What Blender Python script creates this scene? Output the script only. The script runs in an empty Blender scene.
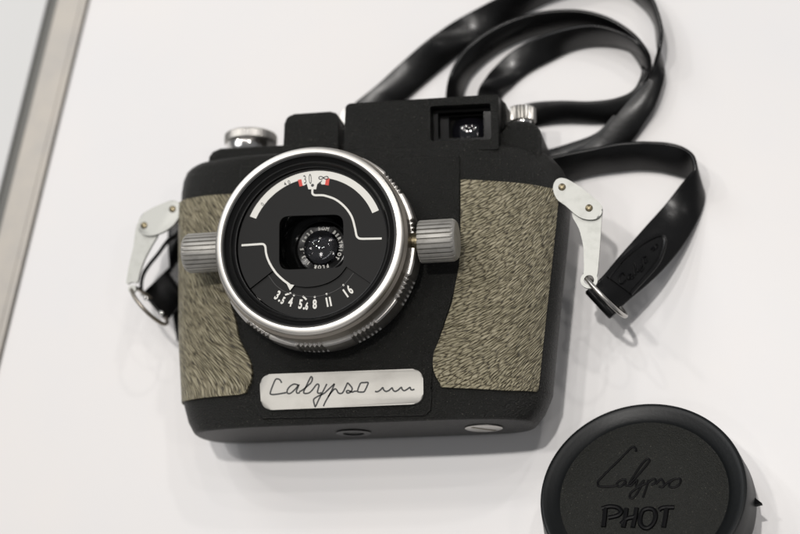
import bpy, bmesh, math, random
from mathutils import Vector, Matrix
random.seed(7)
C = bpy.context.scene.collection
S = 0.00092            # the tracing unit is about a millimetre
# ------------------------------------------------------------------ view geometry
F = 1750.0; D = 610.0; ZC = 40.0
WZ = Vector((-math.tan(math.radians(13)), math.tan(math.radians(15)), 1)).normalized()
WX = (Vector((1, 0, 0)) - WZ * WZ.x).normalized()
WY = WZ.cross(WX)
def c2w(v): v = Vector(v); return Vector((v.dot(WX), v.dot(WY), v.dot(WZ)))
CP = c2w((0, 0, D)) + Vector((0, 0, ZC))
def at(px, py, z):
    d = c2w(((px - 400) / F, (267 - py) / F, -1))
    return CP + d * ((z - CP.z) / d.z)
def pix(p):
    r = Vector(p) - CP
    c = WX * r.x + WY * r.y + WZ * r.z
    return (400 + F * c.x / -c.z, 267 - F * c.y / -c.z)
def zm(x0, y0, s, pts): return [(x0 + a / s, y0 + b / s) for a, b in pts]
# ------------------------------------------------------------------ materials
MATS = {}
def mat(name, col, rough=.5, metal=0, bump=None, spec=.5, coat=0, var=None, wear_glint=None, rvar=None):
    m = bpy.data.materials.new(name); m.use_nodes = True
    nt = m.node_tree; b = nt.nodes['Principled BSDF']
    b.inputs['Base Color'].default_value = (*col, 1); b.inputs['Roughness'].default_value = rough
    b.inputs['Metallic'].default_value = metal; b.inputs['Specular IOR Level'].default_value = spec
    b.inputs['Coat Weight'].default_value = coat
    tc = nt.nodes.new('ShaderNodeTexCoord')
    def noise(sc, det=4, rg=.6):
        n = nt.nodes.new('ShaderNodeTexNoise'); n.inputs['Scale'].default_value = sc
        n.inputs['Detail'].default_value = det; n.inputs['Roughness'].default_value = rg
        nt.links.new(tc.outputs['Object'], n.inputs['Vector']); return n
    cur = None
    if var:   # (scale, second colour, lo, hi)
        n = noise(var[0]); r = nt.nodes.new('ShaderNodeMapRange')
        r.inputs[1].default_value = var[2]; r.inputs[2].default_value = var[3]
        nt.links.new(n.outputs[0], r.inputs[0])
        mx = nt.nodes.new('ShaderNodeMix'); mx.data_type = 'RGBA'
        mx.inputs[6].default_value = (*col, 1); mx.inputs[7].default_value = (*var[1], 1)
        nt.links.new(r.outputs[0], mx.inputs[0]); nt.links.new(mx.outputs[2], b.inputs['Base Color'])
        cur = mx
    if wear_glint:  # sparse small specks, real wear and painted grain sparkle (scale, colour, threshold)
        n = noise(wear_glint[0], 2, .5); r = nt.nodes.new('ShaderNodeMapRange')
        r.inputs[1].default_value = wear_glint[2]; r.inputs[2].default_value = wear_glint[2] + .05
        nt.links.new(n.outputs[0], r.inputs[0])
        mx = nt.nodes.new('ShaderNodeMix'); mx.data_type = 'RGBA'
        if cur: nt.links.new(cur.outputs[2], mx.inputs[6])
        else: mx.inputs[6].default_value = (*col, 1)
        mx.inputs[7].default_value = (*wear_glint[1], 1)
        nt.links.new(r.outputs[0], mx.inputs[0]); nt.links.new(mx.outputs[2], b.inputs['Base Color'])
    if rvar:
        n = noise(rvar[0], 5); r = nt.nodes.new('ShaderNodeMapRange')
        r.inputs[1].default_value = .3; r.inputs[2].default_value = .7
        r.inputs[3].default_value = rvar[1]; r.inputs[4].default_value = rvar[2]
        nt.links.new(n.outputs[0], r.inputs[0]); nt.links.new(r.outputs[0], b.inputs['Roughness'])
    if bump:  # (scale, distance in mm, strength)
        n = noise(bump[0], 3, .6); bp = nt.nodes.new('ShaderNodeBump')
        bp.inputs['Distance'].default_value = bump[1] * .001; bp.inputs['Strength'].default_value = bump[2]
        nt.links.new(n.outputs[0], bp.inputs['Height']); nt.links.new(bp.outputs[0], b.inputs['Normal'])
    MATS[name] = m; return m
M_CRACKLE = mat('black_crackle_paint', (.0078, .0078, .0064), .40, bump=(1900, .9, 1), spec=.42, wear_glint=(1900, (.10, .095, .08), .68))  # pale specks paint the grain's sparkling highlights into the colour, plus some dust
M_SMOOTHB = mat('black_enamel', (.006, .006, .006), .36, bump=(3000, .03, .4), spec=.35)
M_DISC = mat('matt_black_disc', (.0055, .0055, .0052), .5, bump=(3000, .04, .5), spec=.16)
M_DEEP = mat('black_interior', (.003, .003, .003), .14, spec=.2)
M_STRAP = mat('black_strap_leather', (.004, .004, .0042), .3, bump=(900, .07, .5), rvar=(150, .26, .38), spec=.45)
M_CAP = mat('black_moulded_plastic', (.018, .0185, .016), .46, bump=(2400, .6, 1), spec=.34, wear_glint=(2000, (.11, .105, .085), .69))  # specks put the sparkle of the moulded grain into the colour, with some dust
M_CAPRIM = mat('black_smooth_plastic', (.005, .006, .0065), .40, bump=(1100, .06, .5), spec=.3)
M_CAPTXT = mat('black_embossed_plastic', (.0015, .0015, .002), .45, spec=.12)
M_ALU = mat('satin_aluminium', (.58, .56, .53), .42, 1, bump=(2600, .015, .4), rvar=(500, .30, .40))
M_ALUB = mat('bright_aluminium', (.52, .505, .475), .36, 1)
M_BAND = mat('warm_grey_band', (.34, .31, .27), .40, 1, bump=(2500, .01, .3))
M_ALUD = mat('dull_aluminium', (.40, .39, .365), .55, .6, bump=(1500, .05, .6), var=(300, (.30, .29, .27), .5, .75))
M_PLATE = mat('brushed_name_plate', (.37, .36, .335), .45, .35, bump=(2500, .03, .6), var=(120, (.32, .31, .285), .45, .75), wear_glint=(450, (.20, .16, .12), .76))
M_LUG = mat('polished_lug_steel', (.42, .425, .40), .46, .35, bump=(900, .03, .4), var=(260, (.35, .355, .33), .5, .8), wear_glint=(700, (.2, .18, .14), .74))
M_CHROME = mat('chrome', (.8, .79, .77), .12, 1, rvar=(200, .08, .2))
M_RIVET = mat('aged_brass', (.20, .17, .11), .35, 1)
M_WHITE = mat('white_print', (.72, .71, .66), .5)
M_RED = mat('red_print', (.62, .03, .015), .5)
M_INK = mat('black_ink', (.012, .014, .014), .5)
M_GROOVE = mat('grey_rail_groove', (.12, .12, .112), .5, .3)
M_RAIL = mat('brushed_rail_aluminium', (.375, .35, .315), .45, .5, bump=(700, .05, .5), var=(60, (.33, .315, .295), .4, .7))
M_TABLE = mat('white_display_board', (.82, .80, .787), .38, bump=(260, .05, .3), spec=.4, var=(9, (.785, .782, .79), .35, .7), wear_glint=(520, (.66, .64, .62), .79))
M_PANEL = mat('grey_white_panel', (.66, .665, .66), .4, bump=(200, .05, .3))
def glass(name, tint, rough=.05):
    m = bpy.data.materials.new(name); m.use_nodes = True; b = m.node_tree.nodes['Principled BSDF']
    b.inputs['Base Color'].default_value = (*tint, 1); b.inputs['Roughness'].default_value = rough
    b.inputs['Specular IOR Level'].default_value = .5; b.inputs['Coat Weight'].default_value = 1
    b.inputs['Coat Roughness'].default_value = .05; pass
    return m
def clear(name):
    m = bpy.data.materials.new(name); m.use_nodes = True; b = m.node_tree.nodes['Principled BSDF']
    b.inputs['Base Color'].default_value = (1, 1, 1, 1); b.inputs['Roughness'].default_value = 0
    b.inputs['Transmission Weight'].default_value = 1; b.inputs['IOR'].default_value = 1.5; return m
M_CLEAR = clear('clear_glass')
M_GLASS = glass('coated_lens_glass', (.004, .004, .006)); M_VGLASS = glass('finder_glass', (.006, .006, .008))
def leather():
    m = bpy.data.materials.new('grey_beige_fur_leather'); m.use_nodes = True
    nt = m.node_tree; b = nt.nodes['Principled BSDF']; L = nt.links
    uv = nt.nodes.new('ShaderNodeUVMap'); uv.uv_map = 'fur'
    def nz(sx, sy, det, dist=0):
        mp = nt.nodes.new('ShaderNodeMapping'); mp.inputs['Scale'].default_value = (sx, sy, 1)
        L.new(uv.outputs[0], mp.inputs[0])
        n = nt.nodes.new('ShaderNodeTexNoise'); n.inputs['Scale'].default_value = 1; n.inputs['Detail'].default_value = det
        n.inputs['Distortion'].default_value = dist; n.inputs['Roughness'].default_value = .45
        L.new(mp.outputs[0], n.inputs[0]); return n
    wob = nz(.25, .5, 2)
    vm = nt.nodes.new('ShaderNodeVectorMath'); vm.operation = 'MULTIPLY'; vm.inputs[1].default_value = (.20, .96, 1); L.new(uv.outputs[0], vm.inputs[0])
    wa = nt.nodes.new('ShaderNodeVectorMath'); wa.operation = 'MULTIPLY_ADD'; wa.inputs[1].default_value = (.5, .7, 0); L.new(wob.outputs[1], wa.inputs[0]); L.new(vm.outputs[0], wa.inputs[2])
    a = nt.nodes.new('ShaderNodeTexVoronoi'); a.voronoi_dimensions = '2D'; a.feature = 'DISTANCE_TO_EDGE'; a.inputs['Scale'].default_value = 1; a.inputs['Randomness'].default_value = 1; L.new(wa.outputs[0], a.inputs['Vector'])
    a2 = nz(.30, 2.3, .5, .2)
    am = nt.nodes.new('ShaderNodeMath'); am.operation = 'MULTIPLY_ADD'; am.inputs[1].default_value = .55; L.new(a2.outputs[0], am.inputs[0]); L.new(a.outputs['Distance'], am.inputs[2]); a = am
    c = nz(.08, .12, 2); d = nz(1.5, 5.0, 2)
    r = nt.nodes.new('ShaderNodeValToRGB'); e = r.color_ramp.elements
    e[0].position = .27; e[0].color = (.038, .031, .017, 1); e[1].position = .355; e[1].color = (.182, .158, .100, 1)
    x = r.color_ramp.elements.new(.56); x.color = (.37, .335, .235, 1)
    L.new(a.outputs[0], r.inputs[0])
    mx = nt.nodes.new('ShaderNodeMix'); mx.data_type = 'RGBA'; mx.blend_type = 'MULTIPLY'
    r2 = nt.nodes.new('ShaderNodeValToRGB'); q = r2.color_ramp.elements
    q[0].position = .3; q[0].color = (.88, .88, .84, 1); q[1].position = .7; q[1].color = (1.06, 1.05, 1.03, 1)
    L.new(c.outputs[0], r2.inputs[0]); mx.inputs[0].default_value = 1
    L.new(r.outputs[0], mx.inputs[6]); L.new(r2.outputs[0], mx.inputs[7]); L.new(mx.outputs[2], b.inputs['Base Color'])
    ad = nt.nodes.new('ShaderNodeMath'); ad.operation = 'MULTIPLY_ADD'; ad.inputs[1].default_value = .15
    L.new(d.outputs[0], ad.inputs[0]); L.new(a.outputs[0], ad.inputs[2])
    bp = nt.nodes.new('ShaderNodeBump'); bp.inputs['Distance'].default_value = .0009; bp.inputs['Strength'].default_value = 1
    L.new(ad.outputs[0], bp.inputs['Height']); L.new(bp.outputs[0], b.inputs['Normal'])
    b.inputs['Roughness'].default_value = .4; b.inputs['Specular IOR Level'].default_value = .5
    return m
M_LEATHER = leather()
# ------------------------------------------------------------------ object helpers
def thing(name, label, cat, loc, group=None):
    o = bpy.data.objects.new(name, None); C.objects.link(o)
    o.location = Vector(loc) * S; o['label'] = label; o['category'] = cat; o['_base'] = list(loc)
    o.empty_display_size = .01
    if group: o['group'] = group
    return o
def base_of(o):
    while o.parent: o = o.parent
    return Vector(o['_base']) if '_base' in o else Vector((0, 0, 0))
def obj(name, bm, m, parent=None, ang=35, smooth=True):
    org = base_of(parent) if parent else Vector((0, 0, 0))
    for v in bm.verts: v.co = (v.co - org) * S
    bmesh.ops.recalc_face_normals(bm, faces=bm.faces)
    me = bpy.data.meshes.new(name); bm.to_mesh(me); bm.free()
    me.materials.append(m)
    if smooth:
        me.shade_smooth()
        me.set_sharp_from_angle(angle=math.radians(ang))
    o = bpy.data.objects.new(name, me); C.objects.link(o)
    if parent: o.parent = parent
    return o
def cr(pts, n=6, closed=False):
    P = [Vector(p) for p in pts]; out = []; N = len(P)
    rng = range(N) if closed else range(N - 1)
    for i in rng:
        if closed: p0, p1, p2, p3 = P[i - 1], P[i], P[(i + 1) % N], P[(i + 2) % N]
        else: p0, p1, p2, p3 = P[max(i - 1, 0)], P[i], P[i + 1], P[min(i + 2, N - 1)]
        for k in range(n):
            t = k / n
            out.append(.5 * (2 * p1 + (p2 - p0) * t + (2 * p0 - 5 * p1 + 4 * p2 - p3) * t * t + (3 * p1 - p0 - 3 * p2 + p3) * t ** 3))
    if not closed: out.append(P[-1])
    return out
def rounded(poly, r, n=5):
    """round every corner of a polygon; r may be a list"""
    out = []; N = len(poly)
    for i in range(N):
        p = Vector(poly[i][:2]); a = Vector(poly[i - 1][:2]); b = Vector(poly[(i + 1) % N][:2])
        rr = r[i] if isinstance(r, (list, tuple)) else r
        if rr <= 0: out.append((p.x, p.y)); continue
        d1 = min(rr, (a - p).length * .49); d2 = min(rr, (b - p).length * .49)
        s = p + (a - p).normalized() * d1; e = p + (b - p).normalized() * d2
        for k in range(n + 1):
            t = k / n; q = s * (1 - t) ** 2 + p * 2 * t * (1 - t) + e * t * t
            out.append((q.x, q.y))
    return out
def prism(bm, poly, z0, z1, bev=0, seg=3):
    vb = [bm.verts.new((p[0], p[1], z0)) for p in poly]; vt = [bm.verts.new((p[0], p[1], z1)) for p in poly]
    n = len(poly); bm.faces.new(vb[::-1]); top = bm.faces.new(vt)
    for i in range(n): bm.faces.new((vb[i], vb[(i + 1) % n], vt[(i + 1) % n], vt[i]))
    if bev:
        bmesh.ops.bevel(bm, geom=list(top.edges), offset=bev, segments=seg, profile=.5, affect='EDGES')
    return bm
def prism_holes(bm, outer, holes, z0, z1):
    """flat plate with holes"""
    loops = [outer] + holes; allv = []
    for z in (z0, z1):
        es = []; vs_l = []
        for lp in loops:
            vs = [bm.verts.new((p[0], p[1], z)) for p in lp]; vs_l.append(vs)
            for i in range(len(vs)): es.append(bm.edges.new((vs[i], vs[(i + 1) % len(vs)])))
        bmesh.ops.triangle_fill(bm, edges=es, use_beauty=True)
        allv.append(vs_l)
    for a, b in zip(*allv):
        n = len(a)
        for i in range(n): bm.faces.new((a[i], a[(i + 1) % n], b[(i + 1) % n], b[i]))
    return bm
def lathe(bm, prof, c, n=96, axis='z', rfun=None, closed=False, cap0=True):
    """prof: (r, h) pairs; axis z at c, or y / x"""
    rings = []
    for r, h in prof:
        ring = []
        for k in range(n):
            a = 2 * math.pi * k / n; rr = rfun(r, h, a) if rfun else r
            u, v = rr * math.cos(a), rr * math.sin(a)
            if axis == 'z': p = (c[0] + u, c[1] + v, c[2] + h)
            elif axis == 'y': p = (c[0] + u, c[1] + h, c[2] + v)
            else: p = (c[0] + h, c[1] + u, c[2] + v)
            ring.append(bm.verts.new(p))
        rings.append(ring)
    for a, b in zip(rings, rings[1:] + ([rings[0]] if closed else [])):
        for k in range(n): bm.faces.new((a[k], a[(k + 1) % n], b[(k + 1) % n], b[k]))
    if not closed:
        if prof[0][0] > 1e-6 and cap0: bm.faces.new(rings[0][::-1])
        if prof[-1][0] > 1e-6: bm.faces.new(rings[-1])
    bmesh.ops.remove_doubles(bm, verts=bm.verts, dist=1e-5)
    return bm
def ribbon(bm, pts, w, z0, z1):
    """flat printed or raised stroke along world xy points"""
    P = [Vector((p[0], p[1])) for p in pts]
    P = [p for i, p in enumerate(P) if i == 0 or (p - P[i - 1]).length > 1e-4]
    rows = []
    for i, p in enumerate(P):
        a = P[max(i - 1, 0)]; b = P[min(i + 1, len(P) - 1)]
        t = (b - a).normalized(); nn = Vector((-t.y, t.x)) * (w / 2)
        rows.append([bm.verts.new((*(p + nn * .999), z0)), bm.verts.new((*(p - nn), z0)), bm.verts.new((*(p - nn), z1)), bm.verts.new((*(p + nn), z1))])
    for a, b in zip(rows, rows[1:]):
        for k in range(4): bm.faces.new((a[k], a[(k + 1) % 4], b[(k + 1) % 4], b[k]))
    bm.faces.new(rows[0]); bm.faces.new(rows[-1][::-1])
    return bm
def tube(bm, pts, r, n=8, flat=1.0, up=None):
    P = [Vector(p) for p in pts]; rings = []
    for i, p in enumerate(P):
        t = (P[min(i + 1, len(P) - 1)] - P[max(i - 1, 0)]).normalized()
        u = Vector(up) if up else Vector((0, 0, 1))
        if abs(t.dot(u)) > .95: u = Vector((1, 0, 0))
        s = t.cross(u).normalized(); v = s.cross(t).normalized()
        rr = r(i / (len(P) - 1)) if callable(r) else r
        rings.append([bm.verts.new(p + s * rr * math.cos(2 * math.pi * k / n) + v * rr * flat * math.sin(2 * math.pi * k / n)) for k in range(n)])
    for a, b in zip(rings, rings[1:]):
        for k in range(n): bm.faces.new((a[k], a[(k + 1) % n], b[(k + 1) % n], b[k]))
    bm.faces.new(rings[0][::-1]); bm.faces.new(rings[-1])
    return bm
def stroke_pts(px, z, n=6): return [at(p[0], p[1], z) for p in cr(px, n)]
def text_bm(bm, body, size, xs, pos, rot, z, th, bold=0):
    """built-in font turned into mesh, centred on pos"""
    cu = bpy.data.curves.new('t', 'FONT'); cu.body = body; cu.size = size; cu.align_x = 'CENTER'; cu.align_y = 'CENTER'
    cu.extrude = th / 2; cu.offset = bold; cu.resolution_u = 4
    o = bpy.data.objects.new('t', cu); C.objects.link(o)
    dg = bpy.context.evaluated_depsgraph_get(); me = bpy.data.meshes.new_from_object(o.evaluated_get(dg))
    cs, sn = math.cos(rot), math.sin(rot)
    for v in me.vertices:
        x, y = v.co.x * xs, v.co.y
        v.co = (pos[0] + x * cs - y * sn, pos[1] + x * sn + y * cs, z + v.co.z)
    bm.from_mesh(me); bpy.data.objects.remove(o); bpy.data.curves.remove(cu); bpy.data.meshes.remove(me)
def bspline(ctrl, n=6):
    """closed uniform cubic B-spline"""
    out = []; N = len(ctrl); P = [Vector(p) for p in ctrl]
    for i in range(N):
        a, b, c, d = P[i - 1], P[i], P[(i + 1) % N], P[(i + 2) % N]
        for k in range(n):
            t = k / n
            out.append(((1 - t) ** 3 * a + (3 * t ** 3 - 6 * t * t + 4) * b + (-3 * t ** 3 + 3 * t * t + 3 * t + 1) * c + t ** 3 * d) / 6)
    return out
# ------------------------------------------------------------------ setting
def edge_at(px0, px1, z, ext=400):
    a = at(*px0, z); b = at(*px1, z); d = (a - b).normalized()
    return a + d * ext, b - d * 700
ra, rb = edge_at((90, 0), (4, 350), 0)
dirv = (ra - rb).normalized(); nl = Vector((-dirv.y, dirv.x, 0))
if nl.x > 0: nl = -nl
bm = bmesh.new(); prism(bm, [(rb.x, rb.y), (rb.x + 1500, rb.y - 200), (ra.x + 1500, ra.y + 300), (ra.x, ra.y)], -20, 0)
o = obj('table', bm, M_TABLE, smooth=False); o['kind'] = 'structure'
def strip(bm, a0, a1, z0, z1, bev=0):
    p = [rb + nl * a0, ra + nl * a0, ra + nl * a1, rb + nl * a1]
    prism(bm, [(q.x, q.y) for q in p], z0, z1, bev, 2)
bm = bmesh.new(); strip(bm, 18.4, 900, -20, .6, .5)
o = obj('side_panel', bm, M_PANEL, smooth=False); o['kind'] = 'structure'
rail = thing('metal_rail', 'brushed metal rail crossing the upper left corner beside the white board', 'rail', (rb + nl * 8).to_tuple())
bm = bmesh.new(); strip(bm, .5, 13.6, -6, 1.6, .5); obj('rail_face', bm, M_RAIL, rail, smooth=False)
bm = bmesh.new(); strip(bm, 13.62, 18.38, -12, -1.2); obj('rail_groove', bm, M_GROOVE, rail, smooth=False)
bm = bmesh.new(); strip(bm, 3.0, 3.35, 1.55, 1.85)
obj('rail_ridge', bm, M_RAIL, rail, smooth=False)
# ------------------------------------------------------------------ camera body
AX = Vector((-27.0, 5.1))                 # lens axis
cam = thing('film_camera', 'vintage black film camera with grey-beige grip panels lying on its back on the white board', 'camera', (-13, -5, 0))
ZF, ZB = 40.0, 6.0
YL = [(-54.5, -78, 44.0), (-50, -80.5, 47.6), (-44, -82.3, 50.2), (-20, -84.3, 53.0), (10, -85.4, 56.6), (28, -86.0, 58.6), (34, -86.0, 57.8), (38.5, -85.4, 55.8), (41.5, -84.2, 53.4), (43.6, -81.8, 50.4), (44.8, -78.4, 47)]
def lr(y):
    if y <= YL[0][0]: return YL[0][1:]
    for a, b in zip(YL, YL[1:]):
        if y <= b[0]:
            t = (y - a[0]) / (b[0] - a[0]); return a[1] + (b[1] - a[1]) * t, a[2] + (b[2] - a[2]) * t
    return YL[-1][1:]
def section(xl, xr, inset=0):
    f, k = ZF - inset, ZB + inset
    ctrl = [(xl + 46, f), (xl + 30, f), (xl + 22, f - .3), (xl + 12, f - 2.0), (xl + 5, f - 4.5), (xl + 1.0, f - 9), (xl - .2, f - 15), (xl + .2, k + 10), (xl + 3, k + 3), (xl + 10, k), (xl + 24, k), (xl + 50, k),
            (xr - 50, k), (xr - 24, k), (xr - 12, k), (xr - 4, k + 3), (xr - .6, k + 10), (xr + .1, f - 17), (xr - .8, f - 10), (xr - 4.2, f - 5.2), (xr - 11, f - 2.2), (xr - 22, f - .3), (xr - 32, f), (xr - 46, f)]
    return bspline(ctrl, 5)
rows = []
bm = bmesh.new()
ys = [(-54.5, 1.0), (-54.4, .45), (-54.0, .1), (-53.2, 0), (-50, 0), (-44, 0), (-32, 0), (-20, 0), (-5, 0), (10, 0), (20, 0), (28, 0), (34, 0), (36.5, 0), (38.5, 0), (40, 0), (41.5, 0), (42.8, 0), (43.8, .2), (44.5, .8), (44.8, 1.8)]
for y, ins in ys:
    l, r = lr(y); rows.append([bm.verts.new((p.x, y - (p.x + 13) * .024 * min(1, max(0, (y + 20) / 60)), p.y)) for p in section(l + ins, r - ins, ins)])
for a, b in zip(rows, rows[1:]):
    for k in range(len(a)): bm.faces.new((a[k], a[(k + 1) % len(a)], b[(k + 1) % len(b)], b[k]))
bm.faces.new(rows[0]); bm.faces.new(rows[-1])
shell = obj('body_shell', bm, M_CRACKLE, cam, 50)
# front apron around the lens, between the two grip panels
apx = [(459, 155), (459.5, 180), (458.5, 262), (456, 284), (449.5, 306), (439, 338), (431.5, 360), (430, 377), (432, 390), (431, 410), (425, 416), (262, 419), (256, 412), (254, 395), (256, 384), (255, 366), (250, 350), (242, 330), (236, 305), (238, 290), (240, 250), (240, 200), (240, 166)]
bm = bmesh.new(); prism(bm, [at(x, y, 40.6)[:2] for x, y in apx], 38, 40.6, .5, 2)
obj('front_apron', bm, M_CRACKLE, cam)
# grip panels -----------------------------------------------------------
def grip(side, inner_px, top_px, bot_px):
    """panel over the rounded end; inner edge traced, wraps round to the side"""
    inn = [at(x, y, 40) for x, y in inner_px]
    tp = [at(x, y, z) for x, y, z in top_px]; bt = [at(x, y, z) for x, y, z in bot_px]
    def yedge(E, x):
        E = sorted(E, key=lambda p: p.x)
        if x <= E[0].x: return E[0].y
        for a, b in zip(E, E[1:]):
            if x <= b.x: return a.y + (b.y - a.y) * (x - a.x) / (b.x - a.x)
        return E[-1].y
    def xin(y):
        E = sorted(inn, key=lambda p: p.y)
        if y <= E[0].y: return E[0].x
        for a, b in zip(E, E[1:]):
            if y <= b.y: return a.x + (b.x - a.x) * (y - a.y) / (b.y - a.y)
        return E[-1].x
    NV, NU = 70, 40; bm = bmesh.new(); uvl = bm.loops.layers.uv.new('fur'); grid = []; uvs = {}
    ybot = min(p.y for p in inn + bt); ytop = max(p.y for p in inn + tp)
    for j in range(NV + 1):
        fj = j / NV; row = []
        yref = ybot + (ytop - ybot) * fj
        l, r = lr(yref); sec = section(l, r); n = len(sec)
        fr = [p for p in sec if p.y > ZB + (8 if side < 0 else 27.5)]
        fr = sorted(fr, key=lambda p: math.atan2(p.y + 2, (p.x - (l + r) / 2)))   # right end -> left end
        if side < 0: fr = fr[::-1]
        xi = xin(yref)
        # path from inner edge to outer end
        path = [Vector((xi, ZF))] + [p for p in (fr[::-1]) if (p.x - xi) * side > .5]
        cum = [0]
        for a, b in zip(path, path[1:]): cum.append(cum[-1] + (b - a).length)
        T = cum[-1]
        for i in range(NU + 1):
            s = T * i / NU; k = 0
            while k < len(cum) - 2 and cum[k + 1] < s: k += 1
            t = (s - cum[k]) / max(1e-6, cum[k + 1] - cum[k]); q = path[k].lerp(path[k + 1], t)
            a = path[max(k, 0)]; b = path[min(k + 1, len(path) - 1)]; tg = (b - a).normalized()
            nn = Vector((tg.y, -tg.x)) * (-side);
            if nn.y < 0 and q.y > 30: nn = -nn
            off = .95
            q2 = q + nn * off
            yt, yb = yedge(tp, q.x), yedge(bt, q.x)
            y = yb + (yt - yb) * fj
            v = bm.verts.new((q2.x, y, q2.y)); row.append(v)
            # fur flow: direction angle varies across the panel
            w = (s / T)
            if side > 0: g = lambda u: 14 * (math.log(1 / max(.05, math.cos(math.radians(20 + 45 * u))))) / .45 + u * 2
            else: g = lambda u: 56 * u + 26 * u * u
            uvs[v] = (s * 1.25 + y * .5, y - g(w)) if side > 0 else (y * .95 - s * .3, (y - g(w)) * .74)
        grid.append(row)
    for a, b in zip(grid, grid[1:]):
        for i in range(NU): bm.faces.new((a[i], a[i + 1], b[i + 1], b[i]))
    # skirt down to the shell
    border = [grid[0][i] for i in range(NU + 1)] + [grid[j][NU] for j in range(1, NV + 1)] + [grid[NV][i] for i in range(NU - 1, -1, -1)] + [grid[j][0] for j in range(NV - 1, 0, -1)]
    low = []
    for v in border:
        q = bm.verts.new(v.co + Vector((-.25 * side, 0, -1.2))); uvs[q] = uvs[v]; low.append(q)
    for i in range(len(border)):
        k = (i + 1) % len(border); bm.faces.new((border[i], border[k], low[k], low[i]))
    for f in bm.faces:
        for lp in f.loops: lp[uvl].uv = uvs[lp.vert]
    return bm
R_in = [(461, 176), (461, 235), (459.5, 265), (452.5, 304), (441.5, 338), (434.5, 359), (433.2, 372), (434, 380), (438, 386), (441, 388)]
bm = grip(1, R_in, [(461, 180, 40), (506, 182, 40), (532, 185, 38), (548.5, 190.7, 33)], [(433, 382, 40), (436, 385.5, 40), (440, 387.5, 40), (459, 388.5, 40), (505, 390.5, 39), (541, 392.5, 33)])
obj('grip_panel', bm, M_LEATHER, cam, 60)
L_in = [(238, 190), (237, 240), (231, 285), (231, 297.5), (235.7, 315), (240, 338), (247, 353.5), (251.5, 366), (252.8, 378), (251, 388), (247, 393)]
bm = grip(-1, L_in, [(228, 194.5, 40), (210, 195.5, 39), (196, 198, 37), (183, 203, 31), (180, 206, 22)], [(252, 390, 40), (247, 393, 40), (240, 395, 40), (203.5, 397.5, 39), (190, 400, 36), (184, 402.5, 30)])
obj('grip_panel', bm, M_LEATHER, cam, 60)
# name plate -----------------------------------------------------------
bm = bmesh.new(); prism(bm, rounded([at(x, y, 41.6)[:2] for x, y in [(259.5, 374.5), (423, 368.5), (423.5, 404), (261, 410.5)]], 4.4, 8), 40.2, 41.6, .35, 2)
plate = obj('name_plate', bm, M_PLATE, cam)
bm = bmesh.new(); ZP = 41.6
script = [[(167, 92), (160, 80), (150, 76), (140, 82), (122, 128), (126, 138), (150, 137), (185, 131)],
          [(232, 100), (215, 97), (198, 108), (189, 122), (190, 133), (203, 133), (222, 116), (236, 99), (226, 124), (229, 133), (240, 131)],
          [(540, 126), (550, 127), (562, 120), (571, 111), (575, 120), (584, 126), (596, 122), (608, 112), (612, 120), (620, 126), (632, 121), (645, 110), (649, 118), (657, 123), (668, 118), (680, 110), (683, 118), (690, 120), (698, 117)]]
script10 = [[(-8, 218), (20, 205), (70, 165), (112, 125), (124, 85), (112, 68), (96, 92), (62, 165), (38, 215), (44, 234), (85, 232), (120, 205), (160, 152), (180, 143), (190, 158), (178, 205), (176, 228), (196, 234), (215, 226)],
            [(268, 140), (246, 185), (214, 245), (184, 305), (156, 365), (146, 352), (136, 305), (146, 285), (190, 258), (240, 235), (290, 190), (346, 138)],
            [(346, 138), (318, 205), (282, 270), (254, 320), (234, 364)], [(282, 268), (315, 222), (348, 190), (366, 200), (382, 228), (404, 236), (428, 226), (452, 180), (476, 128)],
            [(476, 128), (498, 150), (520, 180), (518, 205), (496, 228), (472, 230), (464, 214), (482, 206), (520, 222), (545, 214), (568, 214)],
            [(572, 218), (588, 170), (608, 132), (640, 127), (680, 126), (676, 150), (658, 190), (640, 218), (605, 222), (574, 218)]]
for st in script10: ribbon(bm, stroke_pts(zm(300, 370, 10, st), ZP, 4), .56, ZP - .1, ZP + .06)
for st in script: ribbon(bm, stroke_pts(zm(240, 360, 4, st), ZP, 5), .56, ZP - .1, ZP + .06)
obj('script_lettering', bm, M_INK, plate, smooth=False)
# bottom fittings ------------------------------------------------------
bc = (0, -54.5, 22)
def bottom_disc(px, r, m, name, slot):
    p = at(px[0], px[1], 22); x = p.x
    bm = bmesh.new(); prof = [(r, 0), (r, -.35), (r - .4, -.5)]
    if not slot: prof += [(r * .62, -.5), (r * .55, 1.5), (0, 1.5)]
    else: prof += [(0, -.5)]
    lathe(bm, prof, (x, -54.6, 22.5), 48, 'y'); o = obj(name, bm, m, cam)
    if slot:
        bm = bmesh.new(); a = math.radians(-50); d = Vector((math.cos(a), math.sin(a))) * r * .8; w = Vector((-d.y, d.x)).normalized() * .7
        vs = []
        for yy in (-55.2, -55.05):
            vs.append([bm.verts.new((x + q.x, yy, 22.5 + q.y)) for q in (d + w, d - w, -d - w, -d + w)])
        bm.faces.new(vs[0]); bm.faces.new(vs[1])
        for k in range(4): bm.faces.new((vs[0][k], vs[0][(k + 1) % 4], vs[1][(k + 1) % 4], vs[1][k]))
        obj('coin_slot', bm, M_RIVET, o, smooth=False)
bottom_disc((354, 428.5), 6.2, M_SMOOTHB, 'tripod_socket', False)
bottom_disc((484, 426.4), 6.6, M_ALU, 'bottom_screw', True)
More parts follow.
